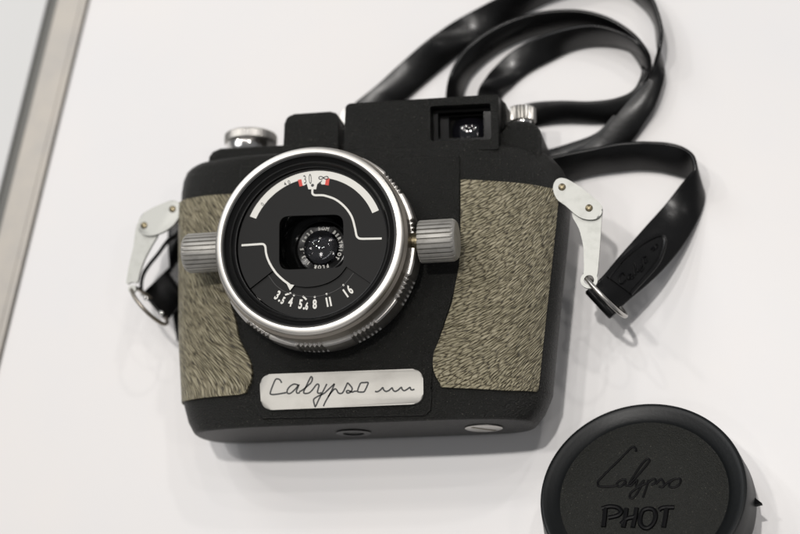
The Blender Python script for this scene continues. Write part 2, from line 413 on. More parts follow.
# top block ------------------------------------------------------------
def q(x, y, z): return tuple(at(x, y, z)[:2])
bm = bmesh.new()
zb = 34.0
blk = [q(212, 185, zb), q(208.5, 163, zb), q(209.5, 157, zb), q(213, 152, zb), q(221, 148.5, zb), q(285, 146.5, zb), q(330, 145, zb), q(345, 146, zb), q(500, 146, zb), q(504, 124, zb), q(510, 121.5, zb), q(528, 121.5, zb), q(535, 124.5, zb), q(540, 130, zb), q(542, 138, zb), q(542, 152, zb), q(537, 175, zb)]
prism(bm, blk, 11, 35.5, 1.6, 4); obj('top_block', bm, M_CRACKLE, cam)
# viewfinder housing -----------------------------------------------------
hs = rounded([q(343.5, 160, 39), q(345.5, 103.5, 39), q(498.5, 94, 39), q(499.3, 153, 39)], [0, 2.2, 1.0, 0], 4)
op2 = rounded([q(430, 106, 39), q(490.5, 103, 39), q(491.5, 139, 39), q(430.5, 141, 39)], 1.0, 3)
bm = bmesh.new(); prism(bm, hs, 14, 29.5); prism_holes(bm, hs, [op2], 29.51, 39)
# sloping shoulder on the right of the housing
sh = [q(490, 97, 30), q(502, 100, 30), q(506, 104, 30), q(507.5, 118, 30), q(507.5, 140, 30), q(490, 140, 30)]
prism(bm, sh, 14, 32, 1.5, 3)
house = obj('viewfinder_housing', bm, M_CRACKLE, cam)
fr_o = rounded([q(421, 99, 39.8), q(497.5, 95.2, 39.8), q(498.5, 149, 39.8), q(421.5, 150, 39.8)], [2.2, .8, .6, .6], 4)
fr_i = rounded([q(430, 106, 39.8), q(490.5, 103, 39.8), q(491.5, 139, 39.8), q(430.5, 141, 39.8)], 1.0, 3)
bm = bmesh.new(); prism_holes(bm, fr_o, [fr_i], 38.5, 39.8); 
fo = obj('window_frame', bm, M_CRACKLE, cam)
# deep funnel of the finder sits inside a box proud of the housing face
def inset_quad(P, k, z): 
    c = sum((Vector(p[:2]) for p in P), Vector((0, 0))) / len(P)
    return [Vector((*(c + (Vector(p[:2]) - c) * k), z)) for p in P]

def sc(P, kx, ky, dx=0, dy=0):
    c = sum((Vector(p[:2]) for p in P), Vector((0, 0))) / len(P)
    return [(c.x + (p[0] - c.x) * kx + dx, c.y + (p[1] - c.y) * ky + dy) for p in P]
o2 = [q(430, 106, 36), q(490.5, 103, 36), q(491.5, 139, 36), q(430.5, 141, 36)]
o2 = [op2[0]] and o2
big = rounded(sc([q(430, 106, 39), q(490.5, 103, 39), q(491.5, 139, 39), q(430.5, 141, 39)], .995, .99), .6, 2)
bm = bmesh.new(); prism_holes(bm, big, [rounded(sc(big, .76, .74, -.5, .2), 0, 1)], 35.2, 35.8)
obj('finder_mask', bm, M_DEEP, house)
bm = bmesh.new(); prism_holes(bm, rounded(sc(big, .98, .98), 0, 1), [rounded(sc(big, .60, .66, 1.2, .0), 0, 1)], 32.5, 33.0)
obj('finder_mask', bm, M_DEEP, house)
gc = sc(big, 1, 1); gcx = sum(p[0] for p in gc) / len(gc); gcy = sum(p[1] for p in gc) / len(gc)
bm = bmesh.new(); lathe(bm, [(7.4, 28.2), (6.6, 29.6), (5.2, 30.9), (3.6, 31.75), (1.8, 32.25), (0, 32.4)], (gcx + 1.6, gcy, 0), 48)
obj('finder_glass', bm, M_VGLASS, house)
# left bump (shutter lever housing) and the silver lever beside it
bm = bmesh.new(); prism(bm, rounded([q(281.5, 165, 38), q(285, 114.5, 38), q(337.5, 111, 38), q(340, 160, 38)], [0, 3.4, 2.4, 0], 6), 13, 38, .9, 3)
obj('shutter_lever_housing', bm, M_CRACKLE, cam)
bm = bmesh.new(); prism(bm, rounded([q(338, 150, 24), q(338.5, 116, 24), q(344, 106, 24), q(352, 103, 24), (q(347, 150, 24))], .8, 3), 16, 23, .5, 2)
obj('advance_lever', bm, M_ALUB, cam)
# top left rewind knob -------------------------------------------------
kc = at(251, 134, 22); kx = kc.x; kz = 22.0
ky0 = 53.6
def knurl(n, depth): return lambda r, h, a: r + (depth * abs(((a * n / (2 * math.pi)) % 1) - .5) * 2 - depth if h >= 0 else 0)
bm = bmesh.new(); lathe(bm, [(9.0, -1), (8.6, .2), (8.1, 1.2), (8.1, 3.6)], (kx - 1.2, ky0 - 1.6, kz), 48, 'y')
kn = obj('rewind_knob', bm, M_CHROME, cam)
bm = bmesh.new(); lathe(bm, [(8.6, 0), (9.6, .25), (9.85, .6), (9.85, 3.3), (9.5, 3.8), (8.8, 4.0), (0, 4.0)], (kx, ky0 + 1.9, kz), 240, 'y', knurl(60, .16))
obj('knurled_rim', bm, M_ALUB, kn, 30)
k2 = at(522, 110, 21); y2 = at(522, 119.5, 26).y
bm = bmesh.new(); lathe(bm, [(4.2, -1), (4.2, .9)], (k2.x, y2 - .5, 21), 40, 'y')
kn = obj('shutter_dial', bm, M_CHROME, cam)
bm = bmesh.new(); lathe(bm, [(4.4, 0), (5.0, .3), (5.1, .6), (5.1, 5.0), (4.8, 5.5), (4.2, 5.7), (0, 5.7)], (k2.x, y2 + .5, 21), 216, 'y', knurl(24, .6))
obj('knurled_rim', bm, M_ALUB, kn, 25)
bm = bmesh.new(); a = at(551, 163, 24); tube(bm, [a + Vector((-3, 0, 0)), a + Vector((.6, 0, 0)), a + Vector((1.4, 0, 0))], lambda t: .9 if t < .9 else .6, 12)
obj('side_pin', bm, M_RIVET, cam)
# ------------------------------------------------------------------ lens
lc = (AX.x + .3, AX.y, 0)
bm = bmesh.new()
lathe(bm, [(31.5, 40.2), (31.5, 42), (30.5, 43.2), (25, 43.2)], lc, 96)
lens = obj('lens_mount', bm, M_SMOOTHB, cam); lens.name = 'lens'
GC = [math.radians(a) for a in (-27.5 - 32.727 * k for k in range(11))]
def kn_f(r, h, a):
    if h < 44.2 or r < 34.5: return r
    for g in GC:
        d = (a - g + math.pi) % (2 * math.pi) - math.pi
        w = math.radians(8.2)
        if abs(d) < w:
            t = ((d + w) / (2 * w) * 6) % 1
            return r - .85 * (1 - abs(2 * t - 1)) - .1
    return r
bm = bmesh.new()
lathe(bm, [(27, 44), (34.4, 43.4), (35.0, 43.9), (35.3, 44.3), (35.5, 47), (35.4, 53.2), (34.9, 53.8), (34.1, 54.0), (31, 54.0), (31, 44)], lc, 1320, 'z', kn_f, True)
obj('knurled_ring', bm, M_ALU, lens, 25)
bm = bmesh.new(); lathe(bm, [(31, 53.9), (33.7, 53.95), (33.75, 54.3), (33.75, 55.2), (34.0, 55.4), (34.0, 60.4), (33.2, 61.6), (31, 61.6)], lc, 192, closed=True)
obj('barrel_band', bm, M_BAND, lens, 25)
bm = bmesh.new(); lathe(bm, [(31, 61.5), (33.1, 61.65), (33.25, 62.2), (33.2, 63.2), (32.8, 63.9), (32.2, 64.15), (31.0, 64.15), (30.5, 63.8), (30.4, 61.0)], lc, 192, closed=True)
obj('front_rim', bm, M_ALUB, lens, 30)
bm = bmesh.new(); lathe(bm, [(30.4, 60), (30.45, 63.6), (30.0, 63.7), (29.5, 62.6), (28.6, 61.9), (28.3, 62.3), (27.9, 62.4), (27.6, 61.8), (27.0, 61.0), (26.6, 60.9), (26.5, 60.5), (26.35, 58.5), (30.4, 58.5)], lc, 192, closed=True)
obj('inner_step_ring', bm, M_SMOOTHB, lens, 40)
# face plate with window and cut-out sector for the aperture numbers
ZD = 60.0
fc = Vector((AX.x + .6, AX.y))
win = rounded([q(279.3, 216.2, ZD), q(343.3, 214.2, ZD), q(343.8, 267.5, ZD), q(279, 270, ZD)], 3.6, 6)
def dpx(pts, z=ZD): return [tuple(at(x, y, z)[:2]) for x, y in pts]
cut_in = dpx(cr(zm(230, 230, 5.333, [(232, 214), (262, 250), (320, 288), (375, 302), (430, 303), (490, 292), (540, 272), (585, 240), (620, 195)]), 4))
aL = at(*zm(230, 230, 5.333, [(118, 303)])[0], ZD); aR = at(*zm(230, 230, 5.333, [(737, 275)])[0], ZD)
th0 = math.atan2(aR.y - fc.y, aR.x - fc.x); th1 = math.atan2(aL.y - fc.y, aL.x - fc.x) + 2 * math.pi
Rd = 26.35
outer = [(fc.x + Rd * math.cos(th0 + (th1 - th0) * k / 100), fc.y + Rd * math.sin(th0 + (th1 - th0) * k / 100)) for k in range(101)] + cut_in
bm = bmesh.new(); prism_holes(bm, outer, [win], ZD - .75, ZD)
face = obj('face_plate', bm, M_DISC, lens)
lower = [(fc.x + Rd * math.cos(2 * math.pi * k / 128), fc.y + Rd * math.sin(2 * math.pi * k / 128)) for k in range(128)]
bm = bmesh.new(); prism_holes(bm, lower, [sc(win, 1.02, 1.02)], ZD - 1.5, ZD - .8)
low = obj('aperture_plate', bm, M_DISC, lens)
# faint step of a smaller disc inside the cut-out
st = dpx(cr(zm(230, 230, 5.333, [(205, 240), (250, 300), (320, 340), (430, 356), (520, 342), (600, 300), (660, 230)]), 5), ZD - .8)
bm = bmesh.new(); ribbon(bm, st, .18, ZD - .85, ZD - .66); obj('step_edge', bm, M_SMOOTHB, lens, smooth=False)
# white distance scale arc
cs = Vector((-26.0, 5.85)); zt = ZD + .05
def arc_poly(r0, r1, a0, a1, n=60):
    A = [math.radians(a0 + (a1 - a0) * k / n) for k in range(n + 1)]
    return [(cs.x + r1 * math.cos(a), cs.y + r1 * math.sin(a)) for a in A] + [(cs.x + r0 * math.cos(a), cs.y + r0 * math.sin(a)) for a in A[::-1]]
bm = bmesh.new(); prism(bm, arc_poly(22.35, 24.8, 21.5, 156.5, 90), ZD - .05, zt)
tabp = zm(260, 170, 9.71, [(372, 80), (400, 70), (540, 55), (676, 75), (665, 140), (598, 140), (585, 112), (556, 138), (545, 187), (470, 187), (455, 132), (430, 150), (412, 152), (385, 158)])
bm2 = bmesh.new(); prism(bm2, dpx(tabp), ZD - .04, zt + .012); me = bpy.data.meshes.new('x'); bm2.to_mesh(me); bm.from_mesh(me); bm2.free()
obj('distance_scale', bm, M_WHITE, lens, smooth=False)
bm = bmesh.new()
prism(bm, dpx(zm(260, 170, 9.71, [(368, 96), (402, 89), (416, 154), (385, 161)])), zt, zt + .04)
prism(bm, dpx(zm(260, 170, 9.71, [(641, 82), (677, 80), (667, 150), (631, 145)])), zt, zt + .04)
obj('range_marker', bm, M_RED, lens, smooth=False)
bm = bmesh.new(); zi = zt + .03
def wpos(x, y, z=zi): return at(*zm(260, 170, 9.71, [(x, y)])[0], z)[:2]
text_bm(bm, '3', 4.3, .55, wpos(437, 95), math.radians(8), zi, .06, .0); text_bm(bm, '0', 5.2, .42, wpos(488, 92), math.radians(4), zi, .06, .0)
text_bm(bm, '4', 2.0, .8, wpos(245, 137), math.radians(28), zi, .06, .02); text_bm(bm, '0', 2.0, .85, wpos(283, 120), math.radians(24), zi, .06, .02)
text_bm(bm, '0', 1.9, .9, wpos(24, 333), math.radians(42), zi, .06, .0)
inf = [wpos(600 + 26 * math.cos(t) * 1 + 16 * 0, 76 + 14 * math.sin(t)) for t in [0]]
L8 = []
for k in range(41):
    t = 2 * math.pi * k / 40; dn = 1 + math.sin(t) ** 2
    L8.append(wpos(617 + 46 * math.cos(t) / dn, 76 - 8 * math.cos(t) * .0 + 40 * math.sin(t) * math.cos(t) / dn))
ribbon(bm, L8, .34, zt, zt + .06)
ribbon(bm, [wpos(603, 100), wpos(572, 138)], .3, zt, zt + .06)
c0 = wpos(510, 148); prism(bm, [(c0[0] + .55 * math.cos(a * .524), c0[1] + .55 * math.sin(a * .524)) for a in range(12)], zt, zt + .05)
obj('distance_figures', bm, M_INK, lens, smooth=False)
# white pointer lines
bm = bmesh.new()
pr = zm(240, 165, 5.333, [(387, 122), (386, 148), (390, 156), (402, 161), (430, 161), (455, 164), (510, 184), (560, 224), (595, 274), (612, 330), (621, 374), (628, 386), (642, 393), (680, 393.5), (756, 392)])
ribbon(bm, [at(x, y, ZD) for x, y in cr(pr, 6)], .72, ZD - .02, ZD + .08)
pl = zm(230, 230, 5.333, [(62, 82), (120, 78), (168, 75), (182, 79), (189, 92), (193, 125), (204, 160), (222, 195), (248, 232), (282, 265), (318, 292)])
ribbon(bm, [at(x, y, ZD) for x, y in cr(pl, 6)], .72, ZD - .02, ZD + .08)
prism(bm, dpx(zm(230, 230, 5.333, [(302, 286), (343, 294), (320, 323)])), ZD - .02, ZD + .09)
obj('pointer_line', bm, M_WHITE, lens, smooth=False)
# aperture numbers
bm = bmesh.new(); zn = ZD - .76
def np_(x, y): return at(*zm(230, 230, 5.333, [(x, y)])[0], zn)[:2]
for tx, x, y, rot, s_, w in [('3', 252, 350, -32, 3.9, .62), ('.', 269, 364, -30, 3.4, .9), ('5', 282, 378, -26, 3.0, .6), ('4', 323, 386, -13, 3.9, .62), ('5', 376, 398, -8, 3.9, .62), ('.', 396, 403, -6, 3.6, .9), ('6', 409, 408, -4, 3.0, .6),
                           ('8', 452, 398, 2, 3.9, .66), ('1', 518, 388, 11, 3.9, .75), ('1', 536, 384, 12, 3.9, .75), ('1', 618, 340, 34, 3.9, .75), ('6', 641, 320, 36, 3.9, .62)]:
    text_bm(bm, tx, s_ * 1.12, w, np_(x, y), math.radians(rot), zn, .08, .17)
for x, y in [(341, 348), (452, 357), (515, 342), (605, 294)]:
    c0 = np_(x, y); prism(bm, [(c0[0] + .38 * math.cos(a * .628), c0[1] + .38 * math.sin(a * .628)) for a in range(10)], zn - .04, zn + .04)
ribbon(bm, [np_(294, 346), np_(326, 336)], .6, zn - .04, zn + .04); ribbon(bm, [np_(388, 352), np_(408, 372)], .6, zn - .04, zn + .04)
obj('aperture_figures', bm, M_WHITE, lens, smooth=False)
# optics behind the window
oc = (-25.9, 6.0, 0)
bm = bmesh.new(); lathe(bm, [(16, 58.4), (15.5, 54), (13.6, 51), (13.4, 50.8), (12.9, 51.2), (12.4, 50.4), (10.2, 48.8), (10.0, 49.1), (9.6, 48.9), (8.8, 49.3), (8.4, 49.25), (6.0, 49.0), (5.6, 47.6), (0, 47)], oc, 96, cap0=False)
bar = obj('inner_barrel', bm, M_DEEP, lens)
bm = bmesh.new(); lathe(bm, [(5.9, 48.3), (5.2, 48.75), (4.2, 49.25), (3.0, 49.65), (1.5, 49.9), (0, 49.98)], oc, 64)
obj('rear_element', bm, M_GLASS, lens)
bm = bmesh.new(); lathe(bm, [(6.1, 50.3), (5.0, 51.2), (3.6, 51.9), (2.0, 52.3), (0, 52.45), ], oc, 64, cap0=False); lathe(bm, [(6.1, 50.3), (4.0, 50.5), (2.0, 50.6), (0, 50.62)], oc, 64, cap0=False)
bmesh.ops.remove_doubles(bm, verts=bm.verts, dist=1e-4); obj('front_element', bm, M_CLEAR, lens)
bm = bmesh.new(); word = 'SOM BERTHIOT  FLOR 1:3.5 f=35 '
for i, ch in enumerate(word):
    if ch == ' ': continue
    a = math.radians(97 - 360 * i / len(word))
    text_bm(bm, ch, 1.75, .85, (oc[0] + 6.95 * math.cos(a), oc[1] + 6.95 * math.sin(a)), a - math.pi / 2, 49.30, .06, .05)
obj('lens_lettering', bm, M_WHITE, bar, smooth=False)
# control knobs ---------------------------------------------------------
def fl(r, h, a):
    if r < 6.9: return r
    t = (a * 26 / (2 * math.pi)) % 1
    return r - (.75 if t < .34 else 0)
def knob(x0, x1, yc, zc, r):
    sg = 1 if x1 > x0 else -1; L = abs(x1 - x0)
    prof = [(r - 1.4, 0), (r - .2, .1), (r, .5), (r, L - 1.5), (r - .55, L - .5), (r - 1.1, L), (0, L)]
    bm = bmesh.new(); lathe(bm, [(a, sg * h) for a, h in prof], (x0, yc, zc), 520, 'x', fl)
    o = obj('control_knob', bm, M_ALUD, lens, 30)
    bm = bmesh.new(); lathe(bm, [(3.6, 0), (3.6, 6)], (min(x0, x0 - 5 * sg), yc, zc), 32, 'x'); obj('knob_shaft', bm, M_RIVET, o)
knob(9.6, 22.6, 5.3, 51.5, 7.35)
knob(-60.9, -74.6, 6.2, 51.5, 7.0)
# ------------------------------------------------------------------ lugs
def lug(cap_px, holes, arm_px, ring_c, ring_r, hole_r, zc, za):
    bm = bmesh.new(); P = cr([Vector((*p, 0)) for p in cap_px], 5, True); Pw = [at(p.x, p.y, zc)[:2] for p in P]
    prism(bm, Pw, zc - 1.2, zc, .45, 3); o = obj('strap_lug', bm, M_LUG, cam)
    for h in holes:
        c0 = at(*h, zc); bm = bmesh.new(); lathe(bm, [(1.35, -.1), (1.25, .35), (.7, .6), (0, .68)], c0, 24); obj('rivet', bm, M_RIVET, o)
    bm = bmesh.new(); P = [Vector((*p, 0)) for p in arm_px]; P = cr(P, 4)
    out = [tuple(at(p.x, p.y, za)[:2]) for p in P]
    c0 = at(*ring_c, za); a0 = math.atan2(out[-1][1] - c0.y, out[-1][0] - c0.x); a1 = math.atan2(out[0][1] - c0.y, out[0][0] - c0.x)
    while a1 > a0: a1 -= 2 * math.pi
    for k in range(1, 20):
        a = a0 + (a1 - a0) * k / 20; out.append((c0.x + ring_r * math.cos(a), c0.y + ring_r * math.sin(a)))
    hole = [(c0.x + hole_r * math.cos(a * .3142), c0.y + hole_r * math.sin(a * .3142)) for a in range(20)]
    prism_holes(bm, out, [hole], za - 1.1, za); obj('link_arm', bm, M_LUG, o)
    return c0
ZA = 30.0
cR = lug([(553.2, 190), (554, 183), (557.5, 178.8), (563, 178), (570, 180.5), (582, 188), (592, 196), (600, 203), (602.5, 210), (599, 217), (592, 219.5), (583, 218.5), (575, 214), (566, 206), (557, 199)],
    [(562, 187), (589, 208)], [(584, 270), (583.8, 258), (583, 245), (579, 229), (572, 214), (580, 203), (592, 200), (602, 206), (601.5, 221), (600.3, 240), (599, 258), (597.6, 273)], (589, 280), 2.95, 1.75, ZA + 6.8, ZA + 5.5)
cL = lug([(138, 228), (140.5, 216), (150, 209), (163, 203), (172, 200), (179, 202.5), (182, 208), (179.5, 216), (173, 225), (162, 232.5), (151, 235.5), (142, 234)],
    [(172.5, 209), (144, 225.4)], [(138, 281), (140, 272), (145, 258), (152, 245), (158, 232), (148, 222), (137, 224), (133.5, 246), (129, 265), (126, 283)], (132, 289), 2.6, 1.5, ZA + 1.3, ZA)
# small black mounting lugs on the body sides
for px_, sx in (((560, 189), -1), ((174, 209), 1)):
    c0 = at(*px_, 30); bm = bmesh.new(); lathe(bm, [(-4 * sx, 0)] and [(2.2, -5.0 * 1), (2.2, 4.0), (1.9, 4.4), (0, 4.5)], (c0.x + (2.0 if sx > 0 else -2.0), c0.y - .4, 27.5), 24, 'x'); obj('lug_mount', bm, M_SMOOTHB, cam)
# ------------------------------------------------------------------ strap
strap = thing('carrying_strap', 'black leather neck strap looping over the white board behind the film camera', 'strap', tuple(at(620, 150, 0)))
def solve_h(low, px, py, W):
    best = None
    for k in range(0, 80):
        z = low.z + k * .3; p = at(px, py, z); d = (p - low).length
        if best is None or abs(d - W) < best[0]: best = (abs(d - W), p)
    return best[1]
def band(rows, W=12.0, z0=1.0, T=1.5, name='strap_band', n=6, parent=None):
    L, H = [], []
    for r in rows:
        lz = r[4] if len(r) > 4 and r[4] is not None else z0
        lo = at(r[0], r[1], lz); hi = at(r[2], r[3], r[5]) if len(r) > 5 else solve_h(lo, r[2], r[3], W)
        L.append(lo); H.append(hi)
    L = cr(L, n); H = cr(H, n)
    N = []; m = len(L)
    for i in range(m):
        t = (L[min(i + 1, m - 1)] + H[min(i + 1, m - 1)] - L[max(i - 1, 0)] - H[max(i - 1, 0)]); w = H[i] - L[i]
        nn = w.cross(t).normalized()
        if i and nn.dot(N[-1]) < 0: nn = -nn
        N.append(nn)
    bm = bmesh.new(); rings = []
    prof = [(0, -.3), (.03, -.48), (.5, -.5), (.97, -.48), (1, -.3), (1, .3), (.97, .48), (.5, .5), (.03, .48), (0, .3)]
    for i in range(m): rings.append([bm.verts.new(L[i].lerp(H[i], u) + N[i] * (v * T)) for u, v in prof])
    for a, b in zip(rings, rings[1:]):
        for k in range(len(prof)): bm.faces.new((a[k], a[(k + 1) % len(prof)], b[(k + 1) % len(prof)], b[k]))
    bm.faces.new(rings[0]); bm.faces.new(rings[-1][::-1])
    o = obj(name, bm, M_STRAP, parent or strap, 60)
    return L, H, N
S5 = [(613, 314, 589, 289, 19), (629, 300, 602, 277, 18), (646, 286, 617, 259, 15.5), (663, 270, 631, 243, 12), (680, 250, 646, 226, 7.5), (694, 228, 664, 206, 3.5), (702, 210, 681, 185, 1.2), (704.2, 199, 690, 175, 1.2), (702.5, 190, 695, 168, 1.2), (696, 183, 692.5, 155, 1.2), (686.5, 178, 682, 147, 1.2), (672, 174, 667, 143, 1.2), (657.5, 171, 650, 142, 1.2), (638.7, 170, 638.7, 142, 1.2), (620, 171.6, 617, 143.5, 1.2), (594, 175, 590, 149, 1.2), (565, 182, 560, 155, 1.2), (535, 190, 530, 163, 1.2)]
L5, H5, N5 = band(S5, 12.8)
S1 = [(370, 140, 325, 128), (392, 112, 357, 101), (410, 96, 378, 84), (432, 77, 402, 62), (455, 58, 430, 38), (487, 35, 460, 18), (527, 13, 500, -3), (555, 0, 545, -20), (595, -10, 595, -32), (625, -6, 635, -22), (638, 2, 651, -3), (649, 13, 657.5, 12), (656, 27, 661.5, 30), (658, 45, 660, 47, 2.5, 13), (662.5, 65, 655, 63, 4, 9), (664, 79, 649, 78, 5, 7), (656, 104, 636, 92, 5, 6.5), (645, 122, 622, 108, 4, 6), (632, 141, 607, 126, 2.0, 4.5), (612, 160, 590, 142, .8, 2.4), (585, 172, 570, 150, .8, 1.8), (555, 180, 545, 158, .8, 1.6)]
band(S1, 12.5, 1.2)
S2 = [(463, 125, 447, 125, 1.0, 3.5), (462.5, 100, 446, 100, 1.0, 6), (466, 85, 449.5, 78), (475, 72, 457, 61), (492, 57, 471, 44), (512, 45, 500, 25), (540, 35, 535, 13), (575, 30, 575, 10), (600, 33, 606, 17), (622, 43, 631, 32), (636, 57, 645, 48), (644, 72, 650, 62, 1.5, 9), (649, 88, 645, 76, 2.5, 6.5), (645, 108, 630, 95, 2, 4.2), (630, 130, 612, 116, .8, 3), (612, 150, 596, 133, .8, 2.4), (580, 163, 567, 144, .8, 2.2), (545, 175, 540, 152, .8, 2.2), (525, 180, 515, 160, .8, 2.2)]
band(S2, 12.0, 1.0)
S4 = [(500, 125, 478, 125, 1.0, 4), (501, 98, 477.5, 96, 1.0, 6), (512, 86, 483, 82), (530, 72, 493, 69), (550, 61, 515, 49), (575, 49, 550, 33), (600, 45, 590, 25), (625, 48, 620, 32), (640, 58, 641, 46), (642, 70, 652, 70, 4, 5), (634, 89, 650, 97, 6, 2.5), (616, 98, 632, 118, 7, 1.2), (590, 101.5, 605, 123, 7, 1), (560, 101, 562, 122.5, 7, 1), (530, 103, 533, 127, 6, 1), (505, 112, 508, 136, 4.5, 1)]
band(S4, 12.0, 1.0)
# embossed end tab: located on the strap surface from where it shows
def on_band(px, py, h):
    best = None
    for i in range(0, 46):
        for j in range(0, 21):
            u = j / 20; p = L5[i].lerp(H5[i], u); a, b = pix(p); d = (a - px) ** 2 + (b - py) ** 2
            if best is None or d < best[0]: best = (d, p, N5[i])
    d, p, nn = best
    if nn.z < 0: nn = -nn
    # slide in the tangent plane so the point shows exactly at px, py
    r = (at(px, py, 0) - CP).normalized(); t = (p - CP).dot(nn) / r.dot(nn)
    return CP + r * t + nn * (h + .75)
z8 = lambda P: zm(580, 210, 4.86, P)
bm = bmesh.new()
ol = [on_band(p.x, p.y, .15) for p in cr([Vector((*a, 0)) for a in z8([(128, 330), (170, 280), (235, 215), (300, 165), (350, 138), (385, 127), (404, 137), (409, 165), (398, 210), (375, 262), (330, 318), (240, 412)])], 5)]
tube(bm, ol, .7, 8, .8)
obj('embossed_border', bm, M_STRAP, strap)
bm = bmesh.new()
inr = z8([(142, 338), (195, 275), (240, 225), (300, 180), (345, 158), (380, 152), (388, 172), (372, 230), (330, 295), (232, 405)])
hi = [on_band(x, y, .45) for x, y in inr]; lo = [on_band(x, y, -.3) for x, y in inr]
vh = [bm.verts.new(p) for p in hi]; vl = [bm.verts.new(p) for p in lo]; bm.faces.new(vh)
for k in range(len(vh)): bm.faces.new((vh[k], vh[(k + 1) % len(vh)], vl[(k + 1) % len(vh)], vl[k]))
tab = obj('embossed_tab', bm, M_STRAP, strap, 30)
bm = bmesh.new()
for st in [[(212, 322), (200, 312), (184, 332), (186, 358), (198, 362), (216, 346)], [(240, 318), (228, 326), (230, 342), (244, 330), (246, 318), (244, 340), (254, 332)], [(254, 332), (264, 280), (256, 262), (256, 310), (264, 322)],
           [(264, 322), (272, 290), (276, 306), (294, 280), (300, 240), (304, 284), (292, 306)], [(300, 240), (318, 232), (312, 262), (322, 252)], [(340, 200), (350, 188), (348, 205), (360, 196)], [(362, 176), (372, 178), (366, 194), (360, 186)]]:
    tube(bm, [on_band(p.x, p.y, .48) for p in cr([Vector((*a, 0)) for a in z8(st)], 4)], .32, 6)
obj('script_lettering', bm, M_CAPTXT, tab)
# rings joining strap and lugs
def ring(pa, pb, r, m=M_CHROME, t=.75, tiltv=(0, 0, 1), name='strap_ring'):
    """split ring passing through points pa and pb"""
    c0 = (pa + pb) / 2; u = (pb - pa).normalized(); v = Vector(tiltv); v = (v - u * v.dot(u)).normalized()
    R = (pb - pa).length / 2
    bm = bmesh.new(); N = 64; rings = []
    for k in range(N):
        a = 2 * math.pi * k / N; d = u * math.cos(a) + v * math.sin(a); w = u.cross(v)
        rings.append([bm.verts.new(c0 + d * (R + t * math.cos(b * math.pi / 5)) + w * (t * 1.1 * math.sin(b * math.pi / 5))) for b in range(10)])
    for i in range(N):
        a, b = rings[i], rings[(i + 1) % N]
        for k in range(10): bm.faces.new((a[k], a[(k + 1) % 10], b[(k + 1) % 10], b[k]))
    return obj(name, bm, m, strap)
ring(Vector((cR.x - .6, cR.y + .4, ZA + 5)), at(623, 311, 20), 0, tiltv=tuple(c2w((-.12, -.12, 1))), m=M_ALU)
ea = at(613.5, 315.5, 19.5); eb = at(589, 289, 21)
bm = bmesh.new(); tube(bm, [ea, ea.lerp(eb, .04), ea.lerp(eb, .5), ea.lerp(eb, .96), eb], lambda t: 1.7 if t in (0, 1) else 2.0, 20)
obj('end_loop', bm, M_STRAP, strap)
# left end of the strap: tab from under the body to the left ring, its thin edge, side run
LT = [(167, 321, 143, 293, 16, 17), (174, 313, 152, 284, 12, 13), (184, 303, 164, 272, 5, 6), (195, 296, 176, 262, 3, 4), (215, 285, 195, 250, 2, 2.5)]
LL, LH, LN = band(LT)
bm = bmesh.new()
for px_ in ((146, 298), (161, 313)):
    c0 = at(*px_, 17.4); lathe(bm, [(1.0, -.3), (.9, .3), (.5, .55), (0, .6)], c0, 16)
obj('snap_rivet', bm, M_CHROME, strap)
EG = [(182, 230, 182.5, 227.5, 8, 18), (175, 237, 175.5, 234.5, 8, 19), (167, 243, 167.5, 240.5, 8, 20), (158, 255, 158.5, 253, 9, 21), (149, 266, 149.5, 264, 10, 21), (143, 277, 143.2, 274, 11, 21), (141.5, 288, 141, 286, 12, 20), (143, 296, 143, 294, 14, 18)]
band(EG, T=1.3)
SB = [(182, 219, 169, 218, 4, 4.5), (182, 238, 168, 238, 4, 5), (182, 262, 169, 262, 4, 5), (184, 285, 171, 285, 4, 5), (186, 315, 173, 316, 4, 5), (190, 340, 177, 342, 2, 3)]
band(SB)
ring(at(131.5, 289.5, ZA - .5), at(167, 322, 18), 0, tiltv=tuple(c2w((-.09, -.09, 1))), m=M_BAND, t=.65)
# ------------------------------------------------------------------ lens cap
capn = c2w(Vector((-math.tan(math.radians(20)), math.tan(math.radians(38)), 1)).normalized())
CZ = 26.0
co = at(642, 491.5, CZ)
cxv = (Vector((1, 0, 0)) - capn * capn.x).normalized(); cyv = capn.cross(cxv)
capo = thing('lens_cap', 'round black lens cap with raised script and PHOT on its face, at the lower right', 'lens cap', (co.x, co.y, 0))
def c3(x, y, z): return co + cxv * x + cyv * y + capn * z
def cpx(px, py, h=0):
    r = (at(px, py, 0) - CP).normalized(); p0 = co + capn * h; t = (p0 - CP).dot(capn) / r.dot(capn)
    d = CP + r * t - co; return Vector((d.dot(cxv), d.dot(cyv)))
def xf(bm):
    for v in bm.verts: v.co = c3(*v.co)
    return bm
RC = 34.6
bm = bmesh.new(); lathe(bm, [(28.2, -3.2), (28.6, -2.6), (29.6, -1.9), (31.0, -1.2), (32.4, -.55), (33.4, -.1), (34.1, 0), (34.7, -.35), (34.95, -1.1), (35.6, -6), (36.2, -11), (36.5, -12.2), (36.4, -12.8), (35.6, -13)], (0, 0, 0), 160)
obj('cap_rim', xf(bm), M_CAPRIM, capo, 40)
bm = bmesh.new(); lathe(bm, [(29, -3.6), (28.9, -2.9), (28.5, -2.65), (0, -2.6)], (0, 0, 0), 128)
cf = obj('cap_face', xf(bm), M_CAP, capo)
HF = -2.6
z5 = lambda P: zm(570, 430, 5.133, P)
def cs_tube(bm, st, r, n=5, f=.8):
    P = [cpx(p.x, p.y, HF) for p in cr([Vector((*a, 0)) for a in z5(st)], n)]
    tube(bm, [Vector((p.x, p.y, HF + .05)) for p in P], r, 8, f)
bm = bmesh.new()
